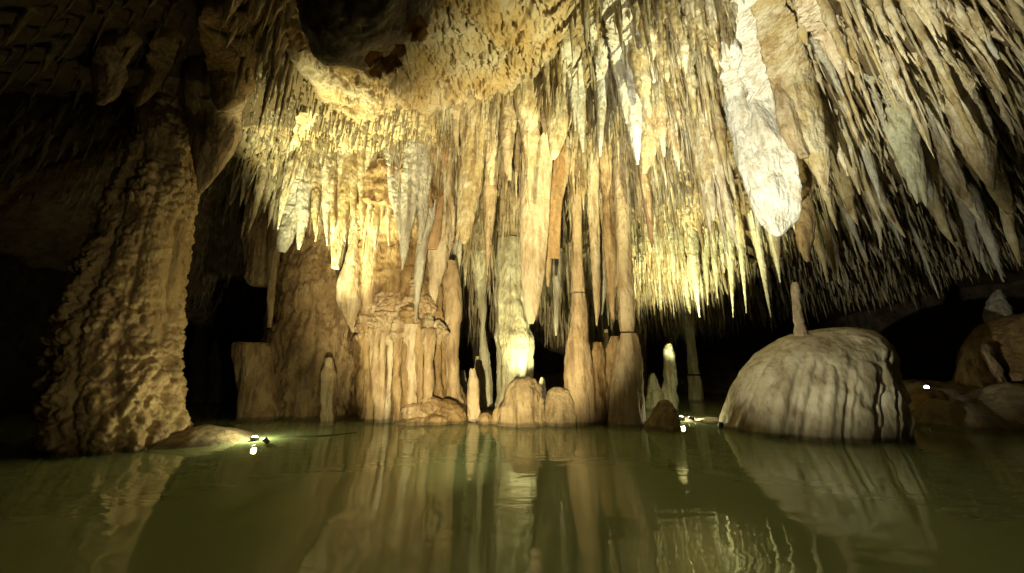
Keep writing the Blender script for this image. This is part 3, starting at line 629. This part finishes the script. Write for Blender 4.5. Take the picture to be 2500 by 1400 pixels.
for i, (x0, y0, x1, y1, w) in enumerate([(888,820,905,1020,9),(912,830,926,1015,10),(936,840,930,1010,8),(955,840,948,1000,7),(974,830,968,1005,9),(992,840,985,1000,6),(1006,820,1006,1000,13),(1026,830,1024,1005,10),(1046,830,1042,1000,11)]):
    g = Geo(); pts = []
    wb = random.uniform(.75, 1.25)
    for t in np.linspace(0, 1, 11):
        f = 1.5 - 1.6 * t if t < .35 else (.95 + .25 * math.sin(9 * t + i * 1.7) * (1 - t))
        pts.append((x0 + (x1 - x0) * t + 4 * math.sin(i * 2.3 + 4 * t) * t, y0 - 26 + (y1 - y0 + 26) * t, w * wb * f * random.uniform(.82, 1.18) + 5 * max(0, t - .8)))
    sweep(g, pts, 6.74 - .035 * ((i * 7) % 3), 26, 80, .9, False, True, it=3, rough=(.04,6), ribs=(.03,8,.1), knob=(.02,9))
    g.obj('drip_tube', M['pink' if i in (6, 3) else 'tan'], (fl.location.x, fl.location.y, 0), fl)
tag(fl, 'amber flowstone wall with a whitish lumpy ledge and dripping tubes beneath it', 'flowstone')
g = Geo()
K = sweep(g, [(908,560,17),(905,640,17),(900,720,16),(894,790,14),(890,812,14)], 6.85, 34, 70, .9, True, ribs=(.015,8,.08), rough=(.015,6))
o = g.obj('stalactite', M['tan'], K[0][:3]); tag(o, 'tan pillar-like stalactite touching the lumpy ledge of the amber flowstone', 'stalactite')
g = Geo()
K = sweep(g, [(862,600,12),(860,650,22),(855,690,30),(852,740,26),(858,790,10),(862,812,4)], 7.0, 50, 70, .6, True, ribs=(.03,6,.1), rough=(.03,5), knob=(.02,9))
o = g.obj('flowstone_drapery', M['pink'], K[0][:3]); tag(o, 'greyish shield-shaped drapery between the two brown flowstone masses', 'drapery')
g = Geo()
K = sweep(g, [(622,838,38),(622,845,43),(625,880,42),(630,930,44),(636,975,45),(638,1012,50)], 7.2, 100, 80, .8, False, True, ribs=(.04,5,.15), rough=(.03,5), knob=(.015,11), top='closed', it=1)
o = g.obj('stalagmite_stump', M['tan'], (K[-2][0], K[-2][1], 0)); tag(o, 'flat-topped brown stump of a broken column at the dark left', 'stalagmite')
gmite('slender pointed stalagmite standing alone in front of brown flowstone', [(803,873,5),(803,886,10),(803,910,12.5),(803,940,13.5),(803,980,15),(803,1020,18),(803,1045,20)], 6.5, 'sand', band=(.02,8))
gmite('small orange-brown stalagmite left of the twin mounds', [(1154,900,5),(1155,925,10),(1156,970,14),(1158,1035,19)], 6.9, 'tan', band=(.015,8))
gmite('tiny rounded stalagmite nearest the twin mounds on their left', [(1214,995,4),(1214,1005,10),(1214,1040,13)], 6.55, 'tan', sides=26)
gmite('low brown lump between the orange-brown and the tiny stalagmite', [(1186,1008,5),(1186,1018,15),(1186,1040,20)], 6.6, 'brown', sides=30)
g = Geo()
K = sweep(g, [(1284,920,6),(1283,926,26),(1280,950,42),(1276,985,52),(1274,1020,56),(1274,1060,62)], 6.5, 120, 80, .8, False, True, rough=(.10,3.5), knob=(.02,12), ribs=(.03,4,.3))
sweep(g, [(1362,945,6),(1362,952,24),(1365,985,38),(1368,1020,42),(1370,1060,46)], 6.5, 100, 70, .8, False, True, rough=(.10,3.5), knob=(.02,12), ribs=(.03,4,.3))
o = g.obj('stalagmite', M['sand'], (K[-2][0], K[-2][1], 0)); tag(o, 'rounded twin mounds grown together in the middle of the shoreline', 'stalagmite')
gmite('squat conical rock with a wrinkled knob standing in the water right of centre', [(1624,976,5),(1624,984,16),(1622,1005,24),(1617,1030,32),(1608,1058,46),(1606,1070,52)], 6.0, 'sand', name='rock', cat='rock', rough=(.035,6), knob=(.02,10))
# rubble beneath the amber flowstone
rub = [(1010,1005,30,22),(1050,990,34,24),(1090,1000,34,26),(1020,1035,36,18),(1068,1030,34,20),(1115,1015,26,26),(985,1040,24,14),(1045,1050,30,10)]
for i, (x, y, w, h) in enumerate(rub):
    g = Geo(); Y = 6.75 - .004 * (y - 990)
    K = sweep(g, [(x, y - h, 3), (x, y - h * .75, w * .65), (x, y, w), (x, y + h * .7, w * .85), (x, y + h, w * .3)], Y, 44, 34, .9, False, False, rough=(.06,5), knob=(.04,7), ribs=None)
    o = g.obj('rock', M['brown' if i % 3 else 'tan'], np.array(K[-1][:3])); tag(o, 'lumpy brown rubble stone heaped at the foot of the amber flowstone', 'rock', 'rubble stones under the amber flowstone')

# --- dome stalagmite on the right
g = Geo()
K = sweep(g, [(2046,800,8),(2040,803,40),(2028,814,78),(2012,834,112),(1996,864,140),(1984,905,160),(1975,955,172),(1968,1010,180),(1962,1060,186),(1960,1080,190)], 5.9, 300, 200, .78, False, True, it=1, ribs=None, rough=(.12,1.6), knob=None)
V = g.V[0]; n = len(V) - 1; R_, S_ = 200, 300; c = V[:n].reshape(R_, S_, 3); ctr = c.mean(1, keepdims=True); dd = c - ctr; dd[..., 2] = 0; rad = np.linalg.norm(dd, axis=-1, keepdims=True); dd = dd / (rad + 1e-9)
th = np.arctan2(dd[..., 1], dd[..., 0]); low = np.clip((1.45 - c[..., 2]) / .8, 0, 1)
q = np.stack([np.cos(th) * 4.2, np.sin(th) * 4.2, c[..., 2] * .35 + .25 * fbm(c * 1.5, 2, 92)], -1)
lobe = np.sqrt(np.clip(np.abs(vnoise(q * 1.35, 90)) * 2.6, 0, 1)); lobe2 = np.sqrt(np.clip(np.abs(vnoise(q * np.array([2.1, 2.1, 1.2]) + 7, 91)) * 2.6, 0, 1))   # hanging folds parted by creases
side = np.clip((dd[..., 0] + 1.) * .8, .75, 1.1)
hol = np.clip(fbm(c * np.array([3, 3, 2.2]), 3, 93) - .12, 0, 1)
c = c + dd * ((lobe - .75) * .12 * side * low + (lobe2 - .75) * .08 * side * low - .16 * low * np.clip(dd[..., 0] * 2 - .1, 0, 1) * hol)[..., None]
V[:n] = c.reshape(-1, 3)
dome = g.obj('stalagmite', M['dome'], (K[-2][0], K[-2][1], 0)); tag(dome, 'huge dome-shaped stalagmite with fluted sides standing in the water', 'stalagmite')
pk = [(1940,690,4),(1941,698,7),(1944,740,8.5),(1949,775,10),(1953,800,11),(1956,826,12)]
gmite('thin leaning peg of stone growing on top of the dome', pk, 5.75, 'tan', floor=False, sides=26, band=(.02,12), ribs=None)
w = lambda px, py: tuple(P(px, py, water_Y(py)))
def on_bed(px, py, up):
    for Y in np.arange(4.6, 11, .02):
        p = P(px, py, Y)
        if p[2] - float(bed_z(np.array([p[0]]), np.array([p[1]]))[0]) < up: return p
    return P(px, py, 6.3)
a_led = on_bed(2262, 946, .05)
# right bank lumps
gmite('rounded brown boulder stalagmite filling the right edge', [(2510,765,14),(2500,775,50),(2490,810,72),(2482,870,82),(2475,940,90),(2470,1000,100)], 7.4, 'brown', sides=120, rings=90, rough=(.06,3), knob=(.02,8))
gmite('small finger-shaped brown stalagmite beside the right edge boulder', [(2386,836,8),(2386,845,20),(2388,880,27),(2396,930,34),(2402,980,44)], 7.1, 'brown', sides=80, rings=70, rough=(.04,4), knob=(.012,10))
gmite('pale triangular rock in the gloom behind the right edge boulder', [(2438,708,3),(2436,720,8),(2434,745,16),(2432,770,21)], 8.8, 'grey', name='rock', cat='rock', sides=18, rough=(.05,5), floor=True)
gmite('small pale stone placed in front of the cold white lamp to block its glint', [(2262,949,10),(2262,951,22),(2258,962,30),(2254,990,36)], float(a_led[1]) - .6, 'tan', name='rock', cat='rock', rough=(.03,6))  # placed and sized to block the lamp's reflection on the water
# faint stalagmites in the dark left gap
for i, (x, yt, w) in enumerate([(488,790,13),(525,830,10)]):
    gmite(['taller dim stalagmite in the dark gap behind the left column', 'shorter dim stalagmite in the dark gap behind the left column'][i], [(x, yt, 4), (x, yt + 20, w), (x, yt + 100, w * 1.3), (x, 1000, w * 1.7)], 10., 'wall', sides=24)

# ------------------------------------------------------------------ the drip fields over the whole ceiling
def cluster(X, Y):
    p = np.stack([X, Y, 0 * X], -1); return fbm(p * 1.5, 3, 101), fbm(p * .6, 2, 102)
cand = 30000
X = rng.uniform(-10, 17, cand * 3); Y = rng.uniform(2.0, 13.5, cand * 3)
z = ceil_z(X, Y); px, py, d = project(X, Y, z)
vis = (px > -150) & (px < 2650) & (py > -260) & (py < 900)
X, Y, z, px, py, d = [a[vis] for a in (X, Y, z, px, py, d)]
cl, cl2 = cluster(X, Y)
sp = sponge_mask(X, Y) > .35
# spacing (m) by place, thinned on a hash grid
right = px > 1760
dark = px < 560
spac = np.where(right, .132, .086); spac = np.where(dark, .19, spac); spac = np.where(Y > 8, np.where(right, .19, .12), spac); spac = np.where((py > 255) & (py < 350) & (px > 640) & (px < 1150), .06, spac)
spac = spac * (1 - .35 * np.clip(cl, -1, 1))
keep = []; cells = {}
for i in rng.permutation(len(X)):
    if sp[i]: continue
    s = spac[i]; cx, cy = int(X[i] // .2), int(Y[i] // .2); ok = True
    for ax in (-1, 0, 1):
        for ay in (-1, 0, 1):
            for j in cells.get((cx + ax, cy + ay), ()):
                if (X[j] - X[i]) ** 2 + (Y[j] - Y[i]) ** 2 < s * s: ok = False; break
            if not ok: break
        if not ok: break
    if ok: keep.append(i); cells.setdefault((cx, cy), []).append(i)
keep = np.array(keep)
X, Y, z, px, py, d, cl, cl2 = [a[keep] for a in (X, Y, z, px, py, d, cl, cl2)]
right = px > 1760; dark = px < 560
n = len(X)
u = rng.random(n)
L = .30 + .25 * u + .55 * u ** 5
L *= 1 + 1.5 * np.clip(cl, -.6, 1)
L = np.where(right, (.26 + .5 * u ** 2 + .5 * u ** 8) * (1 + .8 * np.clip(cl, -.5, 1)), L)
L = np.where((py > 250) & (py < 345) & (px > 640) & (px < 1130), .16 + .28 * u, L)
L = np.where(Y > 8.0, .45 + .35 * u + .5 * u ** 6, L)
L = np.where((Y > 6.6) & (Y <= 8) & ~right, L * 1.25, L)
L = np.where(dark, .25 + .4 * u ** 2, L)
L = np.clip(L, .12, 1.9)
L = np.minimum(L, np.maximum(.15, z - 1.75))
L = np.where((px < 720) & (Y > 7.2), L * .55, L)
ol = (px > 1540) & (px < 1800) & (py < 460) & (Y < 8); L = np.where(ol, np.maximum(L * 1.7, .55 + .5 * u), L)
L = np.where(right & (Y < 8), L * 1.3, L)
L = np.where((px > 1735) & (px < 1985) & (py < 520) & (Y < 7), np.minimum(L, .3), L)
L = np.where(right & (Y > 8), L * np.clip(.85 - .10 * (px - 1900) / 250, .5, .8), L)
rad = (.014 + .050 * rng.random(n) ** 2.6) * (.7 + .5 * L) * np.where(Y > 8, 1.15, 1.) * np.where(right & (Y < 8), .95, 1.0) * np.where(ol, 1.5, 1.0)
LX = np.clip((px - 1250) / 1250, -1, 1) ** 3 * .22 * np.clip((8.5 - Y) / 3, 0, 1) + rng.normal(0, .025, n)      # drips lean with the draught toward the sides
pxt, pyt, dt = project(X + LX * L, Y, z - L)
lenpx = np.hypot(pxt - px, pyt - py); size = lenpx * (rad * F / d) * ((pxt > 20) & (pxt < 2480) & (pyt > 40) & (pyt < 1000))
size = np.where(dark & (pyt < 420), size * .2, size)
order = np.argsort(-size); NI = 300
idx_big = order[:NI]; idx_rest = order[NI:]
def field_variants(k):
    out = []
    for v in range(k):
        t = np.linspace(0, 1, 34)
        prof = (1 - t) ** rng.uniform(.55, .95) * (1 + .18 * np.sin(t * rng.uniform(9, 22) + v)) + .05
        prof[0] *= 1.5; prof[-1] = .03
        C = np.stack([.35 * rng.uniform(-1, 1) * np.sin(t * 3 + v) * .35, .2 * np.sin(t * 4 + 2 * v), -t * 10], -1)
        V, Q, T = body(C, prof, prof, 14)
        # knobs and beads along the drip, in stalactite units
        nn = V.copy(); nn[:, 2] = 0; q = V * np.array([1.4, 1.4, 1.1]) + v * 9.1
        fac = 1 + .38 * (domes(q, 110 + v, .5) - .5) + .28 * fbm(q * .9, 3, 111)
        V[:, 0] = C.mean(0)[0] + (V[:, 0]) * fac; V[:, 1] = V[:, 1] * fac
        V[:, 2] /= 10
        out.append((V, Q, T))
    return out
variants = field_variants(14)
meshes = {}
def zone(px, py, Y):
    if px < 560: return ('dim stalactite on the dark ceiling around the leaning column', 'stalactites on the dark ceiling by the leaning column', 'dark' if Y < 5.6 else 'tan')  # nearer ones take a darker stone that stands in for missing light
    if px > 2150 and Y > 7: return ('thin far stalactite in the fringe above the dark at far right', 'far stalactites at right', 'grey')
    if px > 1760: return ('small pale stalactite scattered over the dark right-hand ceiling', 'small stalactites on the right ceiling', 'cream') if Y < 7 else ('thin stalactite in the long fringe above the dome', 'fringe stalactites above the dome', 'cream')
    if Y > 7.8 and px < 1420: return ('thin grey stalactite of the curtain behind the centre column', 'stalactites of the grey back curtain', 'grey')
    if Y > 7.2: return ('greenish stalactite of the back fringe right of the tall column', 'stalactites of the back fringe', 'green')
    if px > 1560: return ('olive stalactite of the dense curtain left of the white bulb', 'stalactites of the olive curtain', 'cream')
    if px > 1340: return ('cream stalactite crowded above the pair of columns', 'stalactites above the column pair', 'cream')
    if px > 1100: return ('tan stalactite crowded right of the glaring patch below the spongy ceiling', 'stalactites below the spongy ceiling', 'pink')
    return ('yellowish stalactite crowded around the glaring patch left of centre', 'stalactites round the glaring patch', 'cream')
for c_, i in enumerate(idx_big):
    lab, grp, mt = zone(px[i], py[i], Y[i]); v = c_ % len(variants)
    key = (v, mt)
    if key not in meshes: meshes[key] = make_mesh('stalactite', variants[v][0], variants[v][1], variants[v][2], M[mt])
    o = link('stalactite', meshes[key], None, (X[i], Y[i], z[i] + .06))
    o.scale = (rad[i] * 1.15, rad[i] * 1.15, L[i] + .06); o.rotation_euler = (0, -math.atan(LX[i]), 0)
    tag(o, lab, 'stalactite', grp)
# all the rest as one mass of small drips
Rn, Sn = 11, 8
m = len(idx_rest); t = np.linspace(0, 1, Rn)[None, :, None]; th = np.linspace(0, 2 * math.pi, Sn, endpoint=False)[None, None, :]
xr, yr, zr, Lr, rr = [a[idx_rest][:, None, None] for a in (X, Y, z, L, rad)]
pw = rng.uniform(.55, 1.0, (m, 1, 1)); ph = rng.uniform(0, 6.28, (m, 1, 1))
prof = (1 - t) ** pw * (1 + .2 * np.sin(t * 15 + ph)) + .04; prof[:, 0] *= 1.6; prof[:, -1] = .03
jit = 1 + .45 * (rng.random((m, Rn, Sn)) - .5)
bend = LX[idx_rest][:, None, None] * Lr; bend2 = rng.normal(0, .05, (m, 1, 1)) * Lr
VX = xr + bend * t ** 1.2 + rr * prof * jit * np.cos(th); VY = yr + bend2 * t ** 2 + rr * prof * jit * np.sin(th); VZ = np.broadcast_to(zr + .05 - t * (Lr + .05), VX.shape)
VZ = VZ + Lr * .02 * (rng.random((m, Rn, Sn)) - .5)
V = np.stack([VX, VY, VZ], -1).reshape(-1, 3)
Q = (ring_faces(Rn, Sn)[None] + (np.arange(m) * Rn * Sn)[:, None, None]).reshape(-1, 4)
dl = (px < 560)[idx_rest] & (Y < 5.8)[idx_rest]  # drips near left, tinted dark to paint in the unlit corner
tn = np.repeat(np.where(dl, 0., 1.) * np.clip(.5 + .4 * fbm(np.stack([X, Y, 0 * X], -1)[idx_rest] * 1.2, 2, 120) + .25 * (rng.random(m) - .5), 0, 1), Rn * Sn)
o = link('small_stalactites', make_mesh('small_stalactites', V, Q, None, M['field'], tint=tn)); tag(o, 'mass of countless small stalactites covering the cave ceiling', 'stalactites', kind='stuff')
print('field:', n, 'individuals', NI)

# ------------------------------------------------------------------ lamps
def lathe(prof, n=20, closed=True):
    pr = np.array(prof); th = np.linspace(0, 2 * math.pi, n, endpoint=False)
    V = np.stack([pr[:, None, 0] * np.cos(th), pr[:, None, 0] * np.sin(th), np.repeat(pr[:, 1:2], n, 1)], -1).reshape(-1, 3)
    return V, ring_faces(len(pr), n)
def disc(r, z, n=20):
    th = np.linspace(0, 2 * math.pi, n, endpoint=False); R1 = [(r, 0), (r * .85, .4), (r * .55, .7)]; V = np.concatenate([np.stack([q[0] * np.cos(th), q[0] * np.sin(th), np.full(n, z + r * q[1])], -1) for q in R1] + [[[0, 0, z + r * .85]]])
    T = [(2 * n + s, 2 * n + (s + 1) % n, 3 * n) for s in range(n)]
    for k in (0, n): T += [t for s in range(n) for t in ((k + s, k + (s + 1) % n, k + n + s), (k + (s + 1) % n, k + n + (s + 1) % n, k + n + s))]
    return V, T
def cable(pts, r=.009, n=8):
    A, _ = smooth_resample([tuple(p) + (0,) for p in pts], 40, 4); A = A[:, :3]
    V = []
    tg = np.gradient(A, axis=0); tg /= np.linalg.norm(tg, axis=1, keepdims=True)
    for p, t_ in zip(A, tg):
        s = np.cross(t_, [0, 0, 1]); s /= np.linalg.norm(s) + 1e-9; up = np.cross(s, t_)
        for k in range(n): a = 2 * math.pi * k / n; V.append(p + r * (math.cos(a) * s + math.sin(a) * up))
    return np.array(V), ring_faces(len(A), n)
def lamp(label, loc, aim, power, color, cone, blend=.6, size=.04, scale=1., cold=False, halo=0, cord=None):
    loc = Vector(loc); dirn = (Vector(aim) - loc).normalized(); rot = dirn.to_track_quat('Z', 'Y')
    e = empty('spot_lamp', loc); tag(e, label, 'lamp')
    s = scale
    V, Q = lathe([(.0, -.11), (.03, -.11), (.045, -.09), (.048, 0), (.056, .005), (.056, .03), (.05, .03), (.048, .012)]); me = make_mesh('housing', V * s, Q, None, M['steel'])
    h = link('housing', me, e); h.rotation_mode = 'QUATERNION'; h.rotation_quaternion = rot
    V, T = disc(.047, .014); me = make_mesh('lens', V * s, None, T, M['lens_cold' if cold else 'lens_warm']); l = link('lens', me, e); l.rotation_mode = 'QUATERNION'; l.rotation_quaternion = rot
    bx = np.array([(-.07,-.2),(-.06,-.2),(-.06,-.125),(.06,-.125),(.06,-.2),(.07,-.2),(.07,-.115),(-.07,-.115)]) * s
    V = np.array([(x, y, z) for y in (-.015 * s, .015 * s) for x, z in bx]); Q = [(k, (k + 1) % 8, 8 + (k + 1) % 8, 8 + k) for k in range(8)]
    for f in ((0,1,2,7),(2,3,6,7),(3,4,5,6)): Q += [f, tuple(8 + k for k in f[::-1])]
    link('bracket', make_mesh('bracket', V, Q, None, M['steel'], smooth=False), e)
    if cord is not None:
        V, Q = cable([np.array(c) - np.array(loc) for c in cord]); link('cord', make_mesh('cord', V, Q, None, M['black']), e)
    ld = bpy.data.lights.new('spot_beam', 'SPOT'); ld.energy = power; ld.color = color; ld.spot_size = math.radians(cone); ld.spot_blend = blend; ld.shadow_soft_size = size
    lo = bpy.data.objects.new('spot_beam', ld); COL.objects.link(lo); lo.parent = e; lo.location = dirn * .085 * s
    lo.rotation_mode = 'QUATERNION'; lo.rotation_quaternion = (-dirn).to_track_quat('Z', 'Y')
    if halo:
        pl = bpy.data.lights.new('lens_glow', 'POINT'); pl.energy = halo; pl.color = color; pl.shadow_soft_size = .03; po = bpy.data.objects.new('lens_glow', pl); COL.objects.link(po); po.parent = e; po.location = dirn * .1 * s + Vector((0, 0, .03))
    return e
WARM = (1., .83, .43); YG = (1., .94, .47); CW = (1., .965, .69)
w = lambda px, py: tuple(P(px, py, water_Y(py)))
a = w(620, 1076); lamp('small bright lamp half sunk in the water right of the left column', (a[0], a[1], .012), P(850, 420, 6.35), 5600, YG, 50, .9, scale=1.0, halo=26, cord=[(a[0] + .03, a[1] + .05, -.03), (a[0] + .3, a[1] + .25, .004), (a[0] + .8, a[1] + .3, .006), (a[0] + 1.2, a[1] + .6, .0)])
a = w(1664, 1026); lamp('lamp lying in shallow water behind the conical rock throwing a beam', (a[0], a[1], .02), P(1660, 580, 8.3), 4200, YG, 74, 1., scale=1.1, halo=22, cord=[(a[0] + .05, a[1] - .1, -.02), (a[0] + .3, a[1] - .55, .012), (a[0] + .8, a[1] - .5, .012), (a[0] + 1.0, a[1] - .3, -.02)])
b_ = (a[0] + .16, a[1] - .12, .05); lamp('small lamp head added beside the shallow water lamp to light the shoal', b_, (b_[0] + 1.2, b_[1] - .05, -.12), 70, YG, 90, 1., scale=.7)  # extra head, added to make the bright streak over the shoal
a = w(646, 1084); lamp('second lamp head beside the half sunk lamp facing the leaning column', (a[0], a[1], .05), P(345, 760, 4.7), 42, WARM, 66, .8, scale=.6)
a = a_led; lamp('cold white lamp shining on the right bank', a, (0.5, 0, 1.6), 14, (.85,.9,1.), 80, 1., cold=True, scale=.8, cord=[(a[0] + .05, a[1] + .1, a[2] - .06), (a[0] + .3, a[1] + .1, a[2] - .06), (a[0] + .65, a[1] + .0, a[2] - .05), (a[0] + .35, a[1] - .2, a[2] - .08)])
lamp('lamp hidden behind the twin mounds lighting the centre column', (.55, 7.05, .3), P(1242, 680, 8.5), 480, YG, 78, 1.)
lamp('steel spot lamp standing in near water, aimed at the white bulb', (.5, 1.5, .1), P(1870, 230, 5.), 4300, CW, 52, 1.)
lamp('steel spot lamp standing in near water, aimed at the middle ceiling', (2.9, 1.4, .1), P(1400, 300, 5.5), 3800, YG, 52, 1.)
lamp('unseen fill lamp added in near water, aimed at the leaning column', (2.6, 1.1, .3), (-4.3, 4.7, 2.0), 190, WARM, 34, .6)  # added out of view to lift the front of the column
lamp('steel spot lamp standing in near water, aimed along the far shore', (-.6, 1.1, .3), (-.7, 7., 3.0), 2600, WARM, 72, .5)
lamp('unseen fill lamp added in near water, aimed at the dome', (-3.4, .9, .3), (5.1, 5.4, 1.9), 2000, CW, 24, .6)  # added out of view to brighten the dome from the left

# small things on the shore
def cord_loop(label, pts, r=.014):
    V, Q = cable(pts, r); b = np.array(pts[0]); o = link('cable', make_mesh('cable', V - b, Q, None, M['black']), None, tuple(b)); tag(o, label, 'cable'); return o
a = P(462, 1066, water_Y(1082)); cord_loop('short black hooked cable lying on the low bank by the left column', [a + np.array([-.12, .0, .02]), a + np.array([.0, -.02, .03]), a + np.array([.1, .0, .03]), a + np.array([.11, .06, .06]), a + np.array([.0, .08, .06])], .012)
a = w(1762, 1048)
V, Q = lathe([(0,0),(.04,0),(.05,.02),(.05,.07),(.035,.10),(.03,.12),(0,.12)]); o = link('junction_box', make_mesh('junction_box', V, Q, None, M['black']), None, (a[0], a[1], -.01)); tag(o, 'small black junction box at the waterline left of the dome', 'junction box')

# ------------------------------------------------------------------ world, camera, render look
wd = bpy.data.worlds.new('World'); scene.world = wd; wd.use_nodes = True
wd.node_tree.nodes['Background'].inputs[0].default_value = (.6, .55, .4, 1); wd.node_tree.nodes['Background'].inputs[1].default_value = 0.0
cam = bpy.data.cameras.new('camera'); co = bpy.data.objects.new('camera', cam); COL.objects.link(co)
cam.sensor_fit = 'HORIZONTAL'; cam.sensor_width = 36; cam.lens = 36 * F / 2500; cam.clip_start = .05; cam.clip_end = 200
co.location = (0, 0, H); co.rotation_euler = (math.pi / 2 + PITCH, 0, 0)
scene.camera = co
scene.cycles.max_bounces = 6; scene.cycles.diffuse_bounces = 3; scene.cycles.glossy_bounces = 3; scene.cycles.transmission_bounces = 3; scene.cycles.transparent_max_bounces = 6
vs = scene.view_settings; vs.view_transform = 'Standard'; vs.look = 'None'; vs.exposure = .12; vs.gamma = 1
